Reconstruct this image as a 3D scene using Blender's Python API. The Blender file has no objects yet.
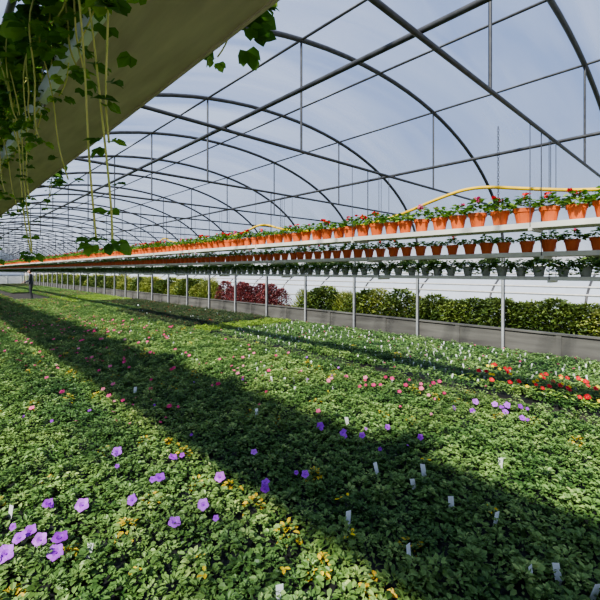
import bpy, math, random
import numpy as np
from mathutils import Vector, Matrix
random.seed(7); rng=np.random.default_rng(7)
scene=bpy.context.scene
EYE=1.64; D_H=2.0; W=8.84; T0=1.15; L=62.0

def link(o,parent=None):
    scene.collection.objects.link(o)
    if parent is not None: o.parent=parent
    return o
def empty(name):
    e=bpy.data.objects.new(name,None); e.empty_display_size=.2
    return link(e)

# ---------------- materials ----------------
def newmat(name):
    m=bpy.data.materials.new(name); m.use_nodes=True
    nt=m.node_tree; nt.nodes.clear()
    out=nt.nodes.new('ShaderNodeOutputMaterial')
    return m,nt,out
def ramp(nt,stops):
    r=nt.nodes.new('ShaderNodeValToRGB'); cr=r.color_ramp
    while len(cr.elements)<len(stops): cr.elements.new(.5)
    for e,(p,c) in zip(cr.elements,stops):
        e.position=p; e.color=(*c,1)
    return r
def mat_plain(name,c1,c2=None,scale=6,rough=.6,metal=0,bump=0,stretch=None):
    m,nt,out=newmat(name); b=nt.nodes.new('ShaderNodeBsdfPrincipled')
    b.inputs['Roughness'].default_value=rough; b.inputs['Metallic'].default_value=metal
    n=nt.nodes.new('ShaderNodeTexNoise'); n.inputs['Scale'].default_value=scale; n.inputs['Detail'].default_value=6
    tc=nt.nodes.new('ShaderNodeTexCoord'); mp=nt.nodes.new('ShaderNodeMapping')
    if stretch: mp.inputs['Scale'].default_value=stretch
    nt.links.new(tc.outputs['Object'],mp.inputs[0]); nt.links.new(mp.outputs[0],n.inputs['Vector'])
    r=ramp(nt,[(.3,c1),(.7,c2 or tuple(x*.8 for x in c1))])
    nt.links.new(n.outputs[0],r.inputs[0]); nt.links.new(r.outputs[0],b.inputs['Base Color'])
    if bump:
        bp=nt.nodes.new('ShaderNodeBump'); bp.inputs['Strength'].default_value=bump; bp.inputs['Distance'].default_value=.02
        nt.links.new(n.outputs[0],bp.inputs['Height']); nt.links.new(bp.outputs[0],b.inputs['Normal'])
    nt.links.new(b.outputs[0],out.inputs[0]); return m
def mat_leaf(name,stops,trans=.25,rough=.45,patch=False):
    m,nt,out=newmat(name)
    a=nt.nodes.new('ShaderNodeAttribute'); a.attribute_name='rnd'
    r=ramp(nt,stops); nt.links.new(a.outputs['Fac'],r.inputs[0])
    col=r.outputs[0]
    if patch:
        g_=nt.nodes.new('ShaderNodeNewGeometry'); n=nt.nodes.new('ShaderNodeTexNoise'); n.inputs['Scale'].default_value=1.3; n.inputs['Detail'].default_value=5
        nt.links.new(g_.outputs['Position'],n.inputs['Vector'])
        hs=nt.nodes.new('ShaderNodeHueSaturation')
        mv=nt.nodes.new('ShaderNodeMapRange'); mv.inputs[1].default_value=.32; mv.inputs[2].default_value=.68; mv.inputs[3].default_value=.68; mv.inputs[4].default_value=1.25
        mh=nt.nodes.new('ShaderNodeMapRange'); mh.inputs[1].default_value=.32; mh.inputs[2].default_value=.68; mh.inputs[3].default_value=.52; mh.inputs[4].default_value=.485
        nt.links.new(n.outputs[0],mv.inputs[0]); nt.links.new(n.outputs[0],mh.inputs[0])
        nt.links.new(mv.outputs[0],hs.inputs['Value']); nt.links.new(mh.outputs[0],hs.inputs['Hue']); nt.links.new(col,hs.inputs['Color']); col=hs.outputs[0]
    b=nt.nodes.new('ShaderNodeBsdfPrincipled'); b.inputs['Roughness'].default_value=rough
    b.inputs['Specular IOR Level'].default_value=.3
    t=nt.nodes.new('ShaderNodeBsdfTranslucent'); mx=nt.nodes.new('ShaderNodeMixShader'); mx.inputs[0].default_value=trans
    nt.links.new(col,b.inputs['Base Color']); nt.links.new(col,t.inputs[0])
    nt.links.new(b.outputs[0],mx.inputs[1]); nt.links.new(t.outputs[0],mx.inputs[2]); nt.links.new(mx.outputs[0],out.inputs[0])
    return m
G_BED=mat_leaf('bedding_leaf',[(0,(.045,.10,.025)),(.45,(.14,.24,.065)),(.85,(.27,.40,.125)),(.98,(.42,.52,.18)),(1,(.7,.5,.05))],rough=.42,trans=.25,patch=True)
G_DARK=mat_leaf('dark_leaf',[(0,(.03,.05,.025)),(.5,(.07,.11,.04)),(.8,(.12,.17,.06)),(1,(.2,.08,.07))])
G_LIME=mat_leaf('lime_leaf',[(0,(.12,.2,.03)),(.6,(.28,.42,.07)),(1,(.5,.6,.12))])
G_SEED=mat_leaf('seedling_leaf',[(0,(.07,.14,.045)),(.6,(.18,.30,.09)),(1,(.32,.45,.16))],patch=True)
G_TRAIL=mat_leaf('trailing_leaf',[(0,(.05,.13,.02)),(.6,(.14,.29,.045)),(1,(.32,.47,.09))],trans=.4)
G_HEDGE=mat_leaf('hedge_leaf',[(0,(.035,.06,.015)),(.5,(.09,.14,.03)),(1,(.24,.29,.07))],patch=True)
G_REED=mat_leaf('reed_leaf',[(0,(.12,.17,.03)),(.5,(.25,.29,.06)),(1,(.5,.5,.15))])
R_BUSH=mat_leaf('red_bush_leaf',[(0,(.07,.025,.02)),(.5,(.21,.045,.05)),(1,(.40,.14,.12))])
G_TREE=mat_leaf('tree_leaf',[(0,(.03,.05,.025)),(1,(.10,.14,.06))])
P_PURP=mat_leaf('purple_petal',[(0,(.30,.03,.50)),(.6,(.50,.09,.78)),(1,(.68,.2,.88))],trans=.3)
P_PINK=mat_leaf('pink_petal',[(0,(.55,.03,.13)),(.6,(.85,.08,.28)),(1,(.9,.35,.45))],trans=.3)
P_RED=mat_leaf('red_petal',[(0,(.5,.01,.01)),(1,(.85,.04,.04))],trans=.2)
P_YEL=mat_leaf('yellow_petal',[(0,(.8,.5,.02)),(1,(.95,.75,.05))],trans=.2)
M_STEM=mat_plain('stem_green',(.42,.44,.10),(.58,.52,.16),scale=20)
M_SOIL=mat_plain('soil',(.02,.017,.012),(.05,.04,.028),scale=9,rough=.95,bump=.6)
M_TRAY=mat_plain('black_tray',(.012,.012,.012),(.03,.03,.03),rough=.5)
M_GRASS=mat_plain('grass_ground',(.09,.13,.04),(.2,.2,.09),scale=1.2,rough=.95)
M_STEEL=mat_plain('galvanised_steel',(.075,.075,.08),(.04,.04,.045),scale=14,rough=.5,metal=.2)
M_POST=mat_plain('post_steel',(.45,.46,.46),(.34,.34,.34),scale=10,rough=.5,metal=.3)
M_BASE=mat_plain('base_board',(.13,.125,.11),(.07,.065,.06),scale=2.5,rough=.85,bump=.3,stretch=(1,.3,3))
M_SHELF=mat_plain('shelf_board',(.68,.65,.59),(.56,.53,.47),scale=3,rough=.8,bump=.1,stretch=(6,.6,6))
M_LIP=mat_plain('shelf_lip',(.62,.60,.55),(.52,.50,.45),scale=5,rough=.6)
M_BEIGE=mat_plain('beige_trough',(.62,.51,.41),(.47,.38,.30),scale=3,rough=.85,bump=.2,stretch=(6,.8,6))
M_WHITE=mat_plain('white_plastic',(.80,.80,.78),(.70,.70,.68),rough=.4)
M_GPOT=mat_plain('grey_green_pot',(.34,.36,.32),(.26,.28,.25),rough=.5)
M_TERRA=mat_plain('terracotta',(.66,.15,.04),(.54,.10,.025),scale=8,rough=.6)
M_HOSE=mat_plain('yellow_hose',(.8,.52,.03),(.66,.42,.03),rough=.4)
M_END=mat_plain('end_panel',(.62,.63,.6),(.5,.52,.49),scale=1.2,rough=.8)
def film(name,lo,hi,tint=(.88,.93,1),c=(.60,.66,.80)):
    m,nt,out=newmat(name)
    tr=nt.nodes.new('ShaderNodeBsdfTransparent'); tr.inputs[0].default_value=(*tint,1)
    tl=nt.nodes.new('ShaderNodeBsdfTranslucent'); tl.inputs[0].default_value=(*c,1)
    df=nt.nodes.new('ShaderNodeBsdfDiffuse'); df.inputs[0].default_value=(*c,1)
    m1=nt.nodes.new('ShaderNodeMixShader'); m1.inputs[0].default_value=.45
    m2=nt.nodes.new('ShaderNodeMixShader')
    n=nt.nodes.new('ShaderNodeTexNoise'); n.inputs['Scale'].default_value=1.0; n.inputs['Detail'].default_value=4
    n.inputs['Distortion'].default_value=.6
    tc=nt.nodes.new('ShaderNodeTexCoord'); mp=nt.nodes.new('ShaderNodeMapping'); mp.inputs['Scale'].default_value=(.22,1.5,.35)
    nt.links.new(tc.outputs['Object'],mp.inputs[0]); nt.links.new(mp.outputs[0],n.inputs['Vector'])
    mr=nt.nodes.new('ShaderNodeMapRange'); mr.inputs[1].default_value=.35; mr.inputs[2].default_value=.68
    mr.inputs[3].default_value=lo; mr.inputs[4].default_value=hi
    nt.links.new(n.outputs[0],mr.inputs[0]); nt.links.new(mr.outputs[0],m2.inputs[0])
    nt.links.new(tl.outputs[0],m1.inputs[1]); nt.links.new(df.outputs[0],m1.inputs[2])
    nt.links.new(tr.outputs[0],m2.inputs[1]); nt.links.new(m1.outputs[0],m2.inputs[2]); nt.links.new(m2.outputs[0],out.inputs[0])
    return m
M_FILM=film('polythene_film',.10,.42)
M_FILM2=film('outer_tunnel_film',.85,.97)

# ---------------- mesh helpers ----------------
def mesh_obj(name,verts,faces,mats,parent=None,idx=None,rnd=None,smooth=False):
    me=bpy.data.meshes.new(name); me.from_pydata([tuple(v) for v in verts],[],faces)
    for m in (mats if isinstance(mats,list) else [mats]): me.materials.append(m)
    if idx is not None: me.polygons.foreach_set('material_index',idx)
    if rnd is not None:
        a=me.attributes.new('rnd','FLOAT','POINT'); a.data.foreach_set('value',np.asarray(rnd,dtype=np.float32))
    if smooth: me.polygons.foreach_set('use_smooth',[True]*len(me.polygons))
    me.update()
    return link(bpy.data.objects.new(name,me),parent)
class MB:
    def __init__(s): s.v=[];s.f=[];s.i=[];s.r=[]
    def add(s,v,f,mi=0,r=0.5):
        o=len(s.v); s.v+= [tuple(p) for p in v]; s.f+=[tuple(a+o for a in q) for q in f]; s.i+=[mi]*len(f); s.r+=[r]*len(v)
    def box(s,x0,x1,y0,y1,z0,z1,mi=0):
        v=[(x,y,z) for x in (x0,x1) for y in (y0,y1) for z in (z0,z1)]
        s.add(v,[(0,1,3,2),(4,6,7,5),(0,4,5,1),(2,3,7,6),(0,2,6,4),(1,5,7,3)],mi)
    def lathe(s,prof,c=(0,0,0),n=14,mi=0,r=.5):
        v=[];f=[]
        for (rr,z) in prof:
            for k in range(n):
                a=2*math.pi*k/n; v.append((c[0]+rr*math.cos(a),c[1]+rr*math.sin(a),c[2]+z))
        for j in range(len(prof)-1):
            for k in range(n):
                f.append((j*n+k,j*n+(k+1)%n,(j+1)*n+(k+1)%n,(j+1)*n+k))
        s.add(v,f,mi,r)
    def leaf(s,p,d,nrm,Ln,Wd,mi=0,r=.5,fold=.18,droop=.15):
        px,py,pz=p; dx,dy,dz=d; l=math.sqrt(dx*dx+dy*dy+dz*dz)+1e-9; dx/=l;dy/=l;dz/=l
        nx,ny,nz=nrm
        sx,sy,sz=dy*nz-dz*ny,dz*nx-dx*nz,dx*ny-dy*nx; l=math.sqrt(sx*sx+sy*sy+sz*sz)+1e-9; sx/=l;sy/=l;sz/=l
        ux,uy,uz=sy*dz-sz*dy,sz*dx-sx*dz,sx*dy-sy*dx
        h=Wd/2
        def P(a,b,c):
            a*=Ln;b*=h
            return (px+dx*a+sx*b+ux*c,py+dy*a+sy*b+uy*c,pz+dz*a+sz*b+uz*c)
        v=[P(0,0,0),P(.35,-1,fold*h),P(.38,0,-fold*h),P(.35,1,fold*h),
           P(.75,-.8,-droop*Ln*.4+fold*h),P(.78,0,-droop*Ln*.4-fold*h*.6),P(.75,.8,-droop*Ln*.4+fold*h),P(1,0,-droop*Ln)]
        s.add(v,[(0,2,1),(0,3,2),(1,2,5,4),(2,3,6,5),(4,5,7),(5,6,7)],mi,r)
    def flower(s,p,R,mi,r=.5,n=5,tilt=(0,0,1),cm=None):
        p=np.array(p,float); t=np.array(tilt,float); t/=np.linalg.norm(t)
        a=np.cross(t,(1,.2,0)); a/=np.linalg.norm(a); b=np.cross(t,a)
        m=n*4; v=[tuple(p-t*R*.35)]; 
        for k in range(m):
            an=2*math.pi*k/m; rr=R*(.95+.05*math.cos(n*an)); v.append(tuple(p+rr*.45*(a*math.cos(an)+b*math.sin(an))-t*R*.02))
        for k in range(m):
            an=2*math.pi*k/m; rr=R*(.92+.11*math.cos(n*an)); v.append(tuple(p+rr*(a*math.cos(an)+b*math.sin(an))+t*R*.12*math.sin(3*an)))
        f=[(0,1+k,1+(k+1)%m) for k in range(m)]+[(1+k,1+m+k,1+m+(k+1)%m,1+(k+1)%m) for k in range(m)]
        s.add(v,f,mi,r)
    def make(s,name,mats,parent=None,smooth=False):
        return mesh_obj(name,s.v,s.f,mats,parent,s.i,s.r,smooth)
def tubes(name,paths,rad,mat,parent=None,res=3,smooth=False):
    cu=bpy.data.curves.new(name,'CURVE'); cu.dimensions='3D'; cu.bevel_depth=rad; cu.bevel_resolution=res; cu.use_fill_caps=True
    for p in paths:
        sp=cu.splines.new('POLY'); sp.points.add(len(p)-1)
        for q,c in zip(sp.points,p): q.co=(*c,1)
        sp.use_smooth=True
    cu.materials.append(mat)
    return link(bpy.data.objects.new(name,cu),parent)
def inst(name,me,loc,rot=0,sc=1,parent=None):
    o=bpy.data.objects.new(name,me); o.location=loc; o.rotation_euler=(0,0,rot)
    o.scale=(sc,sc,sc) if not isinstance(sc,tuple) else sc
    return link(o,parent)

# ---------------- floor ----------------
mb=MB(); mb.box(-9.9,W+.05,-3,L,-.1,0.0); mb.make('floor',[M_SOIL])
mb=MB(); mb.box(W+.12,120,-60,180,-.12,-.02); mb.box(-120,-10,-60,180,-.12,-.02); mb.box(-10,W+.12,L+.2,180,-.12,-.02)
mb.make('ground_outside',[M_GRASS])

# ---------------- frame ----------------
def prof(x,xc=W/2): 
    s=min(1,abs(x-xc)/(W/2)); return 2.0+2.3*math.sqrt(max(0,1-s*s))
hoops_t=[T0+D_H*k for k in range(-2,31)]
frame=empty('greenhouse_frame')
def hoop(t,x0):
    xc=x0+W/2; pts=[(x0,t,0),(x0,t,1.0)]
    for k in range(0,41):
        a=math.pi*(1-k/40); pts.append((xc+W/2*math.cos(a),t,2.0+2.3*math.sin(a)))
    pts+=[(x0+W,t,1.0),(x0+W,t,0)]
    return pts
tubes('hoops',[hoop(t,0) for t in hoops_t],.028,M_STEEL,frame)
tubes('hoops_left_bay',[hoop(t,-W-.95) for t in hoops_t],.026,M_STEEL,frame)
TIE=2.95
xl=W/2-W/2*math.sqrt(1-((TIE-2)/2.3)**2); 
tubes('tie_bars',[[(xl,t,TIE),(W-xl,t,TIE)] for t in hoops_t],.017,M_STEEL,frame)
tubes('hanger_rods',[[(x,t,TIE),(x,t,prof(x))] for t in hoops_t for x in (W/2-1.45,W/2+1.45)],.013,M_STEEL,frame)
y0,y1=hoops_t[0],hoops_t[-1]
tubes('purlins',[[(x,y0,prof(x)+.0),(x,y1,prof(x)+.0)] for x in (.25,1.5,2.97,W/2,5.87,7.35,8.55)],.015,M_STEEL,frame)
tubes('long_pipe',[[(4.75,y0,TIE+.03),(4.75,y1,TIE+.03)],[(2.0,y0,TIE+.03),(2.0,y1,TIE+.03)]],.018,M_STEEL,frame)
tubes('side_rail',[[(W,y0,z),(W,y1,z)] for z in (1.98,)],.02,M_POST,frame)
tubes('side_posts',[[(W-.05,t,0),(W-.05,t,2.0)] for t in hoops_t],.028,M_POST,frame)
mb=MB()
g0,g1=-.95,-.05  # out-of-view gutter, added this wide and high to cast the bed's shade band
mb.box(g0,g1,y0,y1,2.70,2.73); mb.box(g0,g0+.03,y0,y1,2.73,2.92); mb.box(g1-.03,g1,y0,y1,2.73,2.92)
mb.make('shade_gutter',[M_POST],frame)
def roof(name,x0,z_from=2.0):
    v=[];f=[];n=36;ys=[y0+ (y1-y0)*j/(4*32) for j in range(4*32+1)]
    for j,y in enumerate(ys):
        ph=((y-y0)/D_H)%1.0; sag=.035*math.sin(math.pi*ph)
        for k in range(n+1):
            a=math.pi*(1-k/n); v.append((x0+W/2+(W/2+.03-sag*.3)*math.cos(a),y,2.0+(2.33-sag)*math.sin(a)))
    m=n+1
    for j in range(len(ys)-1):
        for k in range(n): f.append((j*m+k,j*m+k+1,(j+1)*m+k+1,(j+1)*m+k))
    return v,f
mb=MB()
v,f=roof('a',0); mb.add(v,f)
v,f=roof('b',-W-.95); mb.add(v,f)
mb.make('ceiling',[M_FILM],smooth=True)
mb=MB()
mb.box(W+.02,W+.10,y0,y1,0,.40); mb.box(W-.01,W+.13,y0,y1,.40,.43)
for t in hoops_t: mb.box(W-.0,W+.025,t+.95,t+1.05,0,.40)
mb.make('wall_right',[M_BASE])
mb=MB()
mb.box(-10,W+.05,y1+.05,y1+.12,0,1.1); mb.box(-10,W,y1+.04,y1+.14,1.1,1.2)
for k in range(0,13): mb.box(-9.5+1.5*k,-9.42+1.5*k,y1+.02,y1+.1,0,2.0)
mb.make('wall_end',[M_END])
v=[(W/2+W/2*math.cos(math.pi*k/24),y1,2+2.3*math.sin(math.pi*k/24)) for k in range(25)]+[(0,y1,1.15),(W,y1,1.15)]
mesh_obj('wall_end_film',v,[tuple(range(25))+(25,26)],M_FILM2)

# ---------------- bedding tiles ----------------
def bed_tile(name,mats,spacing=.111,leaves=70,llen=.033,lw=.023,h=.09,R=.078,size=1.0,flow=None,fill=1.0):
    mb=MB(); n=int(round(size/spacing)); sp=size/n
    for i in range(n):
        for j in range(n):
            if random.random()>fill: continue
            cx=(i+.5)*sp+random.gauss(0,.014); cy=(j+.5)*sp+random.gauss(0,.014); hh=h*random.uniform(.45,1.45); pr=random.uniform(-.25,.25)
            ps=random.uniform(.8,1.25); narrow=random.uniform(.75,1.1)
            yl = random.random()<.015
            for k in range(leaves):
                a=random.uniform(0,2*math.pi); q=random.random()**.6; rr=q*R*random.uniform(.8,1.1)
                z=.02+hh*(1-.75*q*q)+random.uniform(-.014,.014)
                el=.75-.75*q+random.uniform(-.35,.35)
                d=(math.cos(a)*math.cos(el),math.sin(a)*math.cos(el),math.sin(el))
                nr=(-math.cos(a)*math.sin(el)+random.gauss(0,.35),-math.sin(a)*math.sin(el)+random.gauss(0,.35),math.cos(el))
                s=random.uniform(.5,1.35)*(1.1-.45*(1-q))*ps
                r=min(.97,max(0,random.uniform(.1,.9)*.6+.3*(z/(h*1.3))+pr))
                if yl and random.random()<.4: r=1.0
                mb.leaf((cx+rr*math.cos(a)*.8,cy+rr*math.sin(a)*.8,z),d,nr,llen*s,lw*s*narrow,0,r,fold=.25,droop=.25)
            if flow and random.random()<flow[0]:
                mb.flower((cx,cy,hh+.035),flow[1]*random.uniform(.7,1.1),1,random.random(),tilt=(random.gauss(0,.4),random.gauss(0,.4),1))
    o=mb.make(name,mats); me=o.data; bpy.data.objects.remove(o); return me
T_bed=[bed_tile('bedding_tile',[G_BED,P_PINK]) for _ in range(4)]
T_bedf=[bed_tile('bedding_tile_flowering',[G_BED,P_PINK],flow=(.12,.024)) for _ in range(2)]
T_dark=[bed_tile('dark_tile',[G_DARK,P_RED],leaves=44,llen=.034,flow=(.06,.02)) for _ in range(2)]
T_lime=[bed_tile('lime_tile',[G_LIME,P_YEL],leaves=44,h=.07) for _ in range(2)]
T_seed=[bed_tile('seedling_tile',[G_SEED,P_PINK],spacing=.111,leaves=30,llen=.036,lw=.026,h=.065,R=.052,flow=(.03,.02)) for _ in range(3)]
def trays(name,x0,x1,ya,yb,parent):
    mb=MB(); mb.box(x0,x1,ya,yb,.001,.035); mb.make(name,[M_TRAY],parent)
def fill(parent,x0,x1,ya,yb,pick):
    trays('tray_base',x0,x1,ya,yb,parent)
    nx=max(1,round(x1-x0)); ny=max(1,round(yb-ya)); sx=(x1-x0)/nx; sy=(yb-ya)/ny
    for i in range(nx):
        for j in range(ny):
            me=random.choice(pick(x0+i*sx,ya+j*sy)); k=random.randrange(4)
            cx=x0+(i+.5)*sx; cy=ya+(j+.5)*sy
            off=Matrix.Rotation(k*math.pi/2,4,'Z')@Vector((-.5,-.5,0))
            s=(sx,sy,1) if k%2==0 else (sy,sx,1)
            o=inst('plants',me,(cx+off.x*sx,cy+off.y*sy,.02),k*math.pi/2,s,parent)
bed=empty('bedding_plant_bed')
fill(bed,-3.0,5.08,0-2,25.5,lambda x,y: T_bedf if (y>9 and x<3.5 and random.random()<.8) else (T_bedf if y>3 and random.random()<.2 else T_bed))
fill(bed,0,3.4,27,60,lambda x,y: T_bedf if random.random()<.6 else T_bed)
bed2=empty('seedling_bed'); fill(bed2,5.42,8.4,-2,9,lambda x,y:T_seed if x>6.2 else T_seed+T_bed[:1])
bed3=empty('dark_foliage_bed'); fill(bed3,5.3,8.3,10.3,22,lambda x,y:T_dark if x>6.1 or y<16 else T_bed)
bed4=empty('lime_foliage_bed'); fill(bed4,5.3,8.3,9.2,10.1,lambda x,y:T_lime); fill(bed4,5.3,8.3,22.6,34,lambda x,y:T_lime if y<27 else T_bedf)
fill(bed4,4.3,8.3,35,58,lambda x,y:T_dark if y>46 else T_bed)

# individual petunias
mb=MB()
purple=[(.547,2.93),(.415,2.69),(.44,2.56),(.70,2.76),(.526,2.51),(.48,2.39),(.286,2.56),(1.115,3.38),(1.41,2.98),(1.517,2.46),(1.26,2.24),(1.93,2.61),(1.66,2.12),(1.71,2.18),(1.99,2.07),(2.72,2.62),(2.76,2.37),(2.835,2.21),(3.16,2.16),(4.18,1.80),(4.125,1.97),(4.345,1.37),(3.18,1.83),(4.57,1.72),(4.5,1.9),(4.7,1.5),(4.65,1.62),(1.05,2.2),(.36,2.66),(4.4,1.55),(.95,2.6),(1.2,2.75)]
pink=[(2.02,4.9),(1.18,5.52),(1.91,4.13),(2.99,2.91),(4.63,3.2),(4.27,3.03),(4.3,3.3),(4.75,2.9),(3.9,3.6),(4.5,2.8),(4.85,2.6),(4.2,2.7)]
for (x,y) in purple:
    R=random.uniform(.032,.045) if x<1.6 else random.uniform(.028,.038)
    mb.flower((x,y,.165),R,0,random.random(),tilt=(-.5+random.gauss(0,.4),-.6+random.gauss(0,.4),1)); mb.flower((x,y,.163),R*.2,4,.1)
    if random.random()<.35: mb.flower((x+random.gauss(0,.05),y+random.gauss(0,.05),.155),R*.6,0,random.random(),tilt=(-.5+random.gauss(0,.5),-.6+random.gauss(0,.5),.7))
    mb.leaf((x+.01,y,.12),(.6,.3,.3),(0,0,1),.05,.03,3,.5)
for k in range(26):
    x=random.uniform(.5,4.8); y=random.uniform(1.6,5)
    mb.flower((x,y,.155),random.uniform(.012,.02),0 if k%3 else 1,random.random(),tilt=(-.5+random.gauss(0,.4),-.6+random.gauss(0,.4),1))
for (x,y) in pink+[(random.uniform(.8,4.8),random.uniform(4.5,13)) for _ in range(90)]+[(random.uniform(3.9,5.0),random.uniform(2.2,4.2)) for _ in range(12)]:
    mb.flower((x,y,.165),random.uniform(.022,.034),1,random.random(),tilt=(-.5,-.5,1))
for (x,y) in [(1.3,1.5),(1.05,1.9),(.75,2.0),(1.75,1.45),(1.0,1.75),(2.9,1.6),(2.0,1.7),(1.45,1.35),(2.6,1.0)]:
    for k in range(3): mb.leaf((x+random.gauss(0,.015),y+random.gauss(0,.015),.135),(random.gauss(0,1),random.gauss(0,1),.2),(0,0,1),.035,.02,2,random.random())
mb.make('petunia_blooms',[P_PURP,P_PINK,P_YEL,G_BED,P_PURP])
mb=MB()
for k in range(60):
    x=random.uniform(5.45,6.5); y=random.uniform(.5,2.5)
    if k%3==0: mb.flower((x,y,.17),.028,1,random.random(),tilt=(-.4,-.5,1))
    else: mb.flower((x,y,.17),random.uniform(.028,.042),0,random.random(),tilt=(-.4,-.5,1))
for k in range(260):
    x=random.uniform(5.42,5.9); y=random.uniform(.5,2.6); a=random.uniform(0,6.28)
    mb.leaf((x,y,.10+random.uniform(0,.05)),(math.cos(a),math.sin(a),.4),(0,0,1),.07,.03,2,random.random())
mb.make('red_flower_cluster',[P_RED,P_YEL,G_LIME])

# plant labels
def label(mb,x,y,h=.15,w=.022,z=.06,a=None):
    a=random.uniform(-.5,.9) if a is None else a
    dx,dy=math.cos(a)*w/2,-math.sin(a)*w/2; lx,ly=random.gauss(0,.012),random.gauss(0,.012)
    v=[(x,y,z-.04),(x-dx,y-dy,z),(x+dx,y+dy,z),(x-dx+lx,y-dy+ly,z+h),(x+dx+lx,y+dy+ly,z+h)]
    t=.0015; v2=[(p[0]+math.sin(a)*t,p[1]+math.cos(a)*t,p[2]) for p in v]
    mb.add(v+v2,[(0,2,1),(1,2,4,3),(5,6,7),(6,8,9,7),(3,4,9,8),(1,3,8,6),(2,7,9,4)],0)
mb=MB()
for (x,y) in [(2.51,1.49),(2.495,1.21),(2.517,.946),(1.86,1.56),(1.87,1.14),(2.31,.56),(2.30,.42),(1.20,1.42),(.628,2.36),(.37,3.09),(2.5,1.8),(2.75,1.55),(2.2,.65),(3.3,1.2),(3.1,2.6),(2.55,3.4),(1.9,5.1)]:
    label(mb,x,y,.08,.036,.08,random.uniform(0,1.2))
for i in range(10):
    for j in range(44):
        if random.random()<.55: label(mb,5.6+i*.27+random.gauss(0,.03),.3+j*.2+random.gauss(0,.03),.055,.025,.07,.8)
for k in range(60): label(mb,random.uniform(3.2,4.9),random.uniform(3,12),.055,.027,.08)
for k in range(50): label(mb,random.uniform(5.4,8),random.uniform(10.5,30),.06,.035,.08)
mb.make('plant_labels',[M_WHITE])

# ---------------- pots ----------------
POT=[(.0,.0),(.055,0),(.075,.105),(.082,.105),(.086,.14),(.078,.14),(.072,.115),(0,.115)]
def potted(name,potmat,nl=60,red=4,spread=.11,hang=False,hh=.1):
    mb=MB(); mb.lathe(POT,n=16,mi=0)
    for k in range(nl):
        a=random.uniform(0,6.28); q=random.random()**.6; rr=q*spread; z=.135+hh*(1-q*q)*random.uniform(.4,1.2)
        el=random.uniform(-.2,.7)
        if hang and k%2==0: z-=random.uniform(0,.13)*q; rr=max(rr,.092)
        d=(math.cos(a)*math.cos(el),math.sin(a)*math.cos(el),math.sin(el))
        mb.leaf((rr*math.cos(a),rr*math.sin(a),z),d,(random.gauss(0,.3),random.gauss(0,.3),1),random.uniform(.035,.06),random.uniform(.03,.045),1,random.random(),droop=.3)
    for k in range(red):
        a=random.uniform(0,6.28); rr=random.uniform(0,.09); c=(rr*math.cos(a),rr*math.sin(a),.14+hh+random.uniform(-.02,.03))
        for m in range(6): 
            mb.flower((c[0]+random.gauss(0,.014),c[1]+random.gauss(0,.014),c[2]+random.gauss(0,.007)),.015,2,random.random(),tilt=(random.gauss(0,1),random.gauss(0,1),.6))
    o=mb.make(name,[potmat,G_TRAIL,P_RED if red%2==0 else P_PINK],smooth=False); me=o.data; bpy.data.objects.remove(o); return me
P_T=[potted('geranium_pot',M_TERRA,red=r,nl=n,hh=h_) for r,n,h_ in ((0,90,.08),(2,100,.1),(4,120,.12),(0,85,.07),(1,110,.1),(3,100,.13),(6,110,.11))]
P_W=[potted('trailing_pot_plant',M_GPOT,red=0,nl=230,spread=.15,hang=True) for _ in range(4)]

def shelf(name,xa,xb,z,th,ya,yb,mat=M_SHELF,lip=.0,brackets=True,hang=True):
    e=empty(name); mb=MB(); mb.box(xa,xb,ya,yb,z,z+th); mb.box(xa-.01,xa,ya,yb,z-.008,z+th+lip,1); mb.box(xb,xb+.01,ya,yb,z-.008,z+th+lip,1)
    if brackets:
        for t in hoops_t:
            if ya<t<yb: mb.box(xa-.02,xb+.02,t-.015,t+.015,z-.03,z-.001,1)
    mb.make('board',[mat,M_LIP if brackets else mat],e)
    if hang: tubes('hanger_wires',[[(x,t,z),(x,t,TIE)] for t in hoops_t if ya<t<yb for x in (xa-.016,xb+.016)],.0035,M_STEEL,e,1)
    return e
def row(parent,x,z,ya,yb,step,meshes,sc=1.0):
    y=ya
    while y<yb:
        inst('pot',random.choice(meshes),(x+random.gauss(0,.006),y+random.gauss(0,.008),z),random.uniform(0,6.28),sc*random.uniform(.95,1.05),parent); y+=step
e1=shelf('hanging_plant_shelf',3.86,4.14,EYE+.385,.04,-1,58); row(e1,3.98,EYE+.426,-.6,57.8,.205,P_T,1.0)
e2=shelf('hanging_plant_shelf',4.18,4.44,EYE+.145,.035,-1,58); row(e2,4.31,EYE+.181,-.6,57.8,.192,P_T[:2]+P_T[3:5],.82)
e3=shelf('hanging_plant_shelf',4.42,4.62,EYE-.085,.03,-1,58); row(e3,4.52,EYE-.054,-.6,57.8,.185,P_W,.72)

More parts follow.
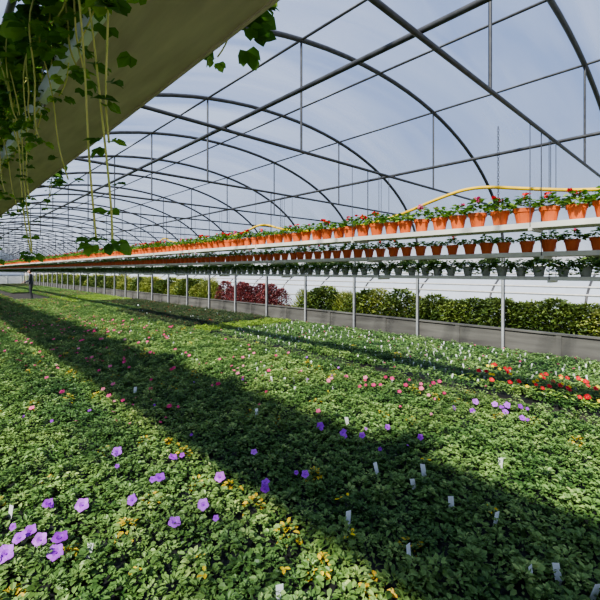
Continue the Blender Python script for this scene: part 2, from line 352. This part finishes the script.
# yellow hose
key=[(-1,2.55),(-.3,2.35),(.75,2.36),(1.3,2.46),(1.87,2.58),(2.3,2.50),(2.8,2.36),(3.3,2.28),(4.2,2.25),(5.1,2.33),(5.7,2.52),(6.3,2.36),(8,2.25),(9.4,2.35),(9.8,2.52),(10.4,2.3),(13,2.25),(13.8,2.5),(14.4,2.28),(20,2.26),(30,2.26)]
cu=bpy.data.curves.new('yellow_hose','CURVE'); cu.dimensions='3D'; cu.bevel_depth=.018; cu.bevel_resolution=3
sp=cu.splines.new('NURBS'); sp.points.add(len(key)-1); sp.order_u=3; sp.use_endpoint_u=True
for q,(t,z) in zip(sp.points,key): q.co=(4.4,t,z,1)
cu.materials.append(M_HOSE); link(bpy.data.objects.new('yellow_hose',cu))
mb=MB()
def chain(mb,x,y,za,zb,s=.03):
    z=za;k=0
    while z<zb:
        n=8;m=4;v=[];f=[]
        for i in range(n):
            a=2*math.pi*i/n
            for j in range(m):
                b=2*math.pi*j/m; rr=.011+.003*math.cos(b); px=rr*math.cos(a); pz=(rr*1.6)*math.sin(a); py=.003*math.sin(b)
                if k%2: px,py=py,px
                v.append((x+px,y+py,z+pz))
        for i in range(n):
            for j in range(m): f.append((i*m+j,((i+1)%n)*m+j,((i+1)%n)*m+(j+1)%m,i*m+(j+1)%m))
        mb.add(v,f); z+=s;k+=1
for t in (1.75,5.6,9.6): chain(mb,4.75,t,EYE+.5,TIE+.35 if t<2 else TIE)
mb.make('hanging_chains',[M_STEEL])

# ---------------- overhead shelf with trailing plants ----------------
es=shelf('overhead_plant_shelf',.39,.69,EYE+.75,.06,-1.2,58,M_BEIGE,.0,False)
mb=MB()
for t in range(0,57): mb.box(.345,.377,t*1.0-.9,t*1.0+.04,EYE+.735,EYE+.80)
mb.make('white_side_trough',[M_WHITE],es)
def trailing(name,stems,length,lean,spread=.8,bush=60,big=1.0,nlong=2):
    mb=MB(); mb.lathe([(a*1.0,b*1.05) for a,b in POT],n=16,mi=0); paths=[]
    def lobed(c,b,el,sc,r0):
        d=np.array((math.cos(b)*math.cos(el),math.sin(b)*math.cos(el),math.sin(el)))
        sd=np.cross(d,(0,0,1)); nr=(random.gauss(0,.4),random.gauss(0,.4),1); st=np.array(c)+d*.02
        mb.leaf(st,d,nr,sc,sc*.85,1,r0,droop=.25)
        mb.leaf(st,d*.6+sd*.8,nr,sc*.8,sc*.7,1,r0*.9,droop=.25); mb.leaf(st,d*.6-sd*.8,nr,sc*.8,sc*.7,1,r0*.9,droop=.25)
    for k in range(bush):
        a=lean+random.gauss(0,.9); rr=random.uniform(.06,.23); z=.12+random.uniform(-.02,.15)-(.2*random.random() if rr>.15 else 0)
        lobed((rr*math.cos(a),rr*math.sin(a)*1.1,z),a+random.gauss(0,.7),random.uniform(-.7,.4),random.uniform(.045,.085)*big,random.random())
    for k in range(stems):
        a=lean+random.gauss(0,spread if k>=nlong else .35); up=random.uniform(.0,.10); out=random.uniform(.1,.2); ln=length*(random.uniform(.2,.45) if k>=nlong else random.uniform(.7,1))
        p=[];n=22; c1=random.uniform(-.07,.07)
        for i in range(n+1):
            s=i/n
            if s<.3:
                u=s/.3; rr=.03+out*u; z=.13+up*math.sin(u*math.pi*.6); u2=0
            else:
                u=(s-.3)/.7; rr=.03+out+.05*math.sin(u*3+k); z=.13+up*.95-ln*u; u2=u
            p.append((rr*math.cos(a)+.014*math.sin(i*.5+k),rr*math.sin(a)+.02*math.cos(i*.4+k)+c1*u2*u2*2,z))
        paths.append(p)
        for i in range(2,n+1):
            if random.random()>(.9 if i<9 else .33): continue
            lobed(p[i],random.uniform(0,6.28),random.uniform(-.5,.4),(.065 if i<9 else .04)*random.uniform(.6,1.2),random.random())
        for q in range(3): lobed(p[-1],random.uniform(0,6.28),random.uniform(-.9,.2),.035,random.random())
    o=mb.make(name,[M_WHITE,G_TRAIL]); me=o.data; bpy.data.objects.remove(o)
    cu=bpy.data.curves.new('stems','CURVE'); cu.dimensions='3D'; cu.bevel_depth=.0026; cu.bevel_resolution=1
    for p in paths:
        sp=cu.splines.new('POLY'); sp.points.add(len(p)-1)
        for q,c in zip(sp.points,p): q.co=(*c,1)
    cu.materials.append(M_STEM)
    return me,cu
TR=[trailing('trailing_plant',n,l,math.pi,bush=b,nlong=nl) for n,l,b,nl in ((8,.95,70,3),(7,.45,80,2),(7,.75,70,2),(5,.3,75,1))]
def tr(i,x,y,rot=0.0):
    z=EYE+.811
    inst('trailing_plant',TR[i][0],(x,y,z),rot,1,es); inst('stems',TR[i][1],(x,y,z),rot,1,es)
for (i,y) in ((3,.45),(0,1.0),(1,1.3),(2,1.6),(0,1.95),(1,2.3),(2,2.7),(0,3.15)): tr(i,.47,y,random.uniform(-.2,.2))
tr(3,.58,1.14,math.pi)
y=3.6;k=0
while y<57:
    tr(k%4,.48,y,random.uniform(-.3,.3)); y+=.45; k+=1
for k in range(16): tr([1,3][k%2],.58,3.9+k*2.1,math.pi)

# ---------------- outside vegetation ----------------
def bush(name,mat,n,R,H,ll,lw,up=.3,stems=False):
    mb=MB()
    for k in range(n):
        a=random.uniform(0,6.28); q=random.random()**.45; z=random.random(); rr=R*q*math.sqrt(max(0.05,1-(z*z)))*random.uniform(.8,1.15)
        d=(math.cos(a)+random.gauss(0,.5),math.sin(a)+random.gauss(0,.5),up+random.gauss(0,.5))
        s=random.uniform(.6,1.2)
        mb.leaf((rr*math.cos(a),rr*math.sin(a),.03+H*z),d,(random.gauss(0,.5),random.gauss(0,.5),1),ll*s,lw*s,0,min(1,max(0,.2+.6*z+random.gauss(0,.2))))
    o=mb.make(name,[mat]); me=o.data; bpy.data.objects.remove(o); return me
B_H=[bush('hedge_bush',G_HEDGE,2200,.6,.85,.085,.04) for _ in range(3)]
B_R=[bush('reed_clump',G_REED,700,.4,.8,.24,.02,up=1.6) for _ in range(2)]
B_RED=[bush('red_bush_m',R_BUSH,1900,.5,1.1,.08,.045) for _ in range(2)]
B_Y=[bush('yellow_bush',G_REED,1600,.55,.85,.08,.04) for _ in range(2)]
hedge=empty('hedge')
y=-3
while y<60:
    if 11.0<y<17.2: y=17.3
    m=random.random()
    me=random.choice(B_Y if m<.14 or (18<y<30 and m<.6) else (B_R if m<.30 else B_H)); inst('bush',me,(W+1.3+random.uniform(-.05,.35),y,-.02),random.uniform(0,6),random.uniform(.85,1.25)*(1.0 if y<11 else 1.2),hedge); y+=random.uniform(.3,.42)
rb=empty('red_leaf_shrub')
for y in np.arange(12.1,16.2,.45): inst('bush',random.choice(B_RED),(W+1.25+random.uniform(0,.3),float(y),-.02),random.uniform(0,6),random.uniform(.8,1.2),rb)
trees=empty('distant_trees')
B_T=bush('tree_crown',G_TREE,2500,3.0,4.2,.5,.3)
for k in range(34):
    inst('tree',B_T,(random.uniform(46,60),-22+k*4.5,-.05),random.uniform(0,6),random.uniform(.6,.95),trees)
# neighbouring tunnel
nt_=empty('neighbouring_tunnel'); mb=MB(); ys=[-20+2.5*k for k in range(34)]; v=[];f=[]
def np_(k):
    if k<0: return (12.8,-.02)
    if k>20: return (21.2,-.02)
    a=math.pi*(1-k/20); return (17+4.2*math.cos(a),.5+1.45*math.sin(a))
for y in ys:
    for k in range(-1,22):
        x,z=np_(k); v.append((x,y,z))
for j in range(len(ys)-1):
    for k in range(22): f.append((j*23+k,j*23+k+1,(j+1)*23+k+1,(j+1)*23+k))
mb.add(v,f); mb.make('film',[M_FILM2],nt_,True)
tubes('hoops',[[(np_(k)[0],y,np_(k)[1]+.02) for k in range(-1,22)] for y in ys],.03,M_STEEL,nt_)
tubes('rails',[[(np_(k)[0],ys[0],np_(k)[1]+.03),(np_(k)[0],ys[-1],np_(k)[1]+.03)] for k in (0,2,3,5,7)],.03,M_POST,nt_)

# ---------------- gardener ----------------
def skin(name,pts,edges,rad,mats,parent,sub=2,pick=None):
    me=bpy.data.meshes.new(name); me.from_pydata(pts,edges,[]); o=bpy.data.objects.new(name,me); link(o)
    sm=o.modifiers.new('s','SKIN'); 
    for i,r in enumerate(rad): 
        me.skin_vertices[0].data[i].radius=(r,r) if not isinstance(r,tuple) else r
    me.skin_vertices[0].data[0].use_root=True
    ss=o.modifiers.new('u','SUBSURF'); ss.levels=sub; ss.render_levels=sub
    dg=bpy.context.evaluated_depsgraph_get(); dg.update()
    m2=bpy.data.meshes.new_from_object(o.evaluated_get(dg)); bpy.data.objects.remove(o)
    m2.materials.clear()
    for m in mats: m2.materials.append(m)
    for p in m2.polygons:
        p.use_smooth=True; p.material_index=pick(p.center) if pick else 0
    return link(bpy.data.objects.new(name,m2),parent)
SKIN=mat_plain('skin',(.55,.33,.24),(.5,.29,.2)); SHIRT=mat_plain('dark_jacket',(.03,.035,.05),(.05,.055,.07)); TROU=mat_plain('dark_trousers',(.03,.03,.035),(.05,.05,.05)); HAIR=mat_plain('hair',(.03,.02,.015)); SHOE=mat_plain('boots',(.02,.015,.01)); EYEM=mat_plain('eye_white',(.7,.7,.7)); 
g=empty('gardener')
P=[(0,0,.95),(0,.01,1.12),(0,.03,1.30),(0,.03,1.43),(0,.045,1.50),
 (.18,.03,1.41),(.23,.05,1.13),(.19,.28,1.06),(-.18,.03,1.41),(-.23,.04,1.13),(-.20,.26,1.00),
 (.10,0,.90),(.11,.05,.50),(.11,.0,.09),(-.10,0,.90),(-.12,.0,.50),(-.12,-.10,.09),
 (.11,.14,.04),(-.12,.05,.04)]
E=[(0,1),(1,2),(2,3),(3,4),(3,5),(5,6),(6,7),(3,8),(8,9),(9,10),(0,11),(11,12),(12,13),(0,14),(14,15),(15,16),(13,17),(16,18)]
Rr=[(.15,.11),(.14,.10),(.16,.11),(.10,.08),.055,.065,.05,.036,.065,.05,.036,.095,.065,.048,.095,.065,.048,.04,.04]
def pk(c):
    if c.z<.10: return 2
    if c.z<.93 and abs(c.x)<.2 and c.y<.2: return 1
    if c.z>1.47 and abs(c.x)<.08: return 3
    return 0
skin('body',P,E,Rr,[SHIRT,TROU,SHOE,SKIN],g,2,pk)
import bmesh
bm=bmesh.new(); bmesh.ops.create_uvsphere(bm,u_segments=24,v_segments=18,radius=1)
for v in bm.verts:
    x,y,z=v.co; s=1.0 if z>0 else 1-.28*abs(z)
    v.co=Vector((x*.077*s,y*.097*(s if y<0 else 1-.12*max(0,-z)),z*.118))
    if y>.6 and abs(x)<.2 and -.35<z<.1: v.co.y+=.02*(1-abs(x)/.2)
me=bpy.data.meshes.new('head'); bm.to_mesh(me); bm.free(); me.materials.append(SKIN); me.materials.append(HAIR)
for p in me.polygons:
    p.use_smooth=True; c=p.center
    p.material_index=1 if (c.z>.045 and c.y<.075 or c.y<-.02 and c.z>-.03) else 0
h=link(bpy.data.objects.new('head',me),g); h.location=(0,.06,1.61)
mb=MB()
for sx in (-1,1):
    mb.lathe([(0,-.009),(.008,-.005),(.011,0),(.008,.005),(0,.009)],(sx*.028,.149,1.615),10,0)
    mb.lathe([(0,-.028),(.012,-.015),(.014,.008),(.008,.026),(0,.03)],(sx*.077,.055,1.605),8,1)
mb.box(-.022,.022,.146,.156,1.555,1.563,2)
mb.make('face_parts',[EYEM,SKIN,P_RED],g,True)
for sx,w in ((1,(.19,.28,1.06)),(-1,(-.20,.26,1.00))):
    w=Vector(w); pts=[w,w+Vector((0,.06,-.005))]; ed=[(0,1)]; rd=[(.026,.02),(.04,.018)]
    for f,(dx,ln) in enumerate([(-.03,.07),(-.01,.08),(.01,.075),(.03,.06)]):
        b=len(pts); pts+= [w+Vector((dx,.095,-.005)),w+Vector((dx,.095+ln*.5,-.02)),w+Vector((dx,.09+ln*.7,-.05))]
        ed+=[(1,b),(b,b+1),(b+1,b+2)]; rd+=[.0095,.0085,.0075]
    b=len(pts); pts+=[w+Vector((-sx*.035,.05,0)),w+Vector((-sx*.055,.09,-.015))]; ed+=[(0,b),(b,b+1)]; rd+=[.011,.009]
    skin('hand',[tuple(p) for p in pts],ed,rd,[SKIN],g,1)
g.location=(4.1,26.25,0.0); g.rotation_euler=(0,0,math.radians(70))

# ---------------- light / world ----------------
w=bpy.data.worlds.new('sky_world'); scene.world=w; w.use_nodes=True; nt=w.node_tree; nt.nodes.clear()
out=nt.nodes.new('ShaderNodeOutputWorld'); bg=nt.nodes.new('ShaderNodeBackground'); tc=nt.nodes.new('ShaderNodeTexCoord')
sx=nt.nodes.new('ShaderNodeSeparateXYZ'); nt.links.new(tc.outputs['Generated'],sx.inputs[0])
r=ramp(nt,[(0,(.95,.95,.96)),(.1,(.68,.74,.86)),(.3,(.32,.43,.70)),(1,(.18,.29,.58))]); nt.links.new(sx.outputs[2],r.inputs[0])
nt.links.new(r.outputs[0],bg.inputs[0]); bg.inputs[1].default_value=1.05; nt.links.new(bg.outputs[0],out.inputs[0])
sl=bpy.data.lights.new('sun','SUN'); sl.energy=11.5; sl.angle=.05; sl.color=(1,.94,.80)
so=link(bpy.data.objects.new('sun',sl)); so.rotation_euler=Vector((.98,.30,-1)).to_track_quat('-Z','Y').to_euler(); so.location=(-10,-5,15)
try: scene.view_settings.look='AgX - Medium High Contrast'
except Exception as ex: print(ex)

# ---------------- camera ----------------
cam=bpy.data.cameras.new('camera'); cam.sensor_width=36; cam.lens=395/600*36; cam.shift_y=-29/600; cam.clip_end=500; cam.clip_start=.05
co=link(bpy.data.objects.new('camera',cam)); co.location=(0,0,EYE)
co.rotation_euler=(math.radians(90),0,-math.atan(370/395)); scene.camera=co
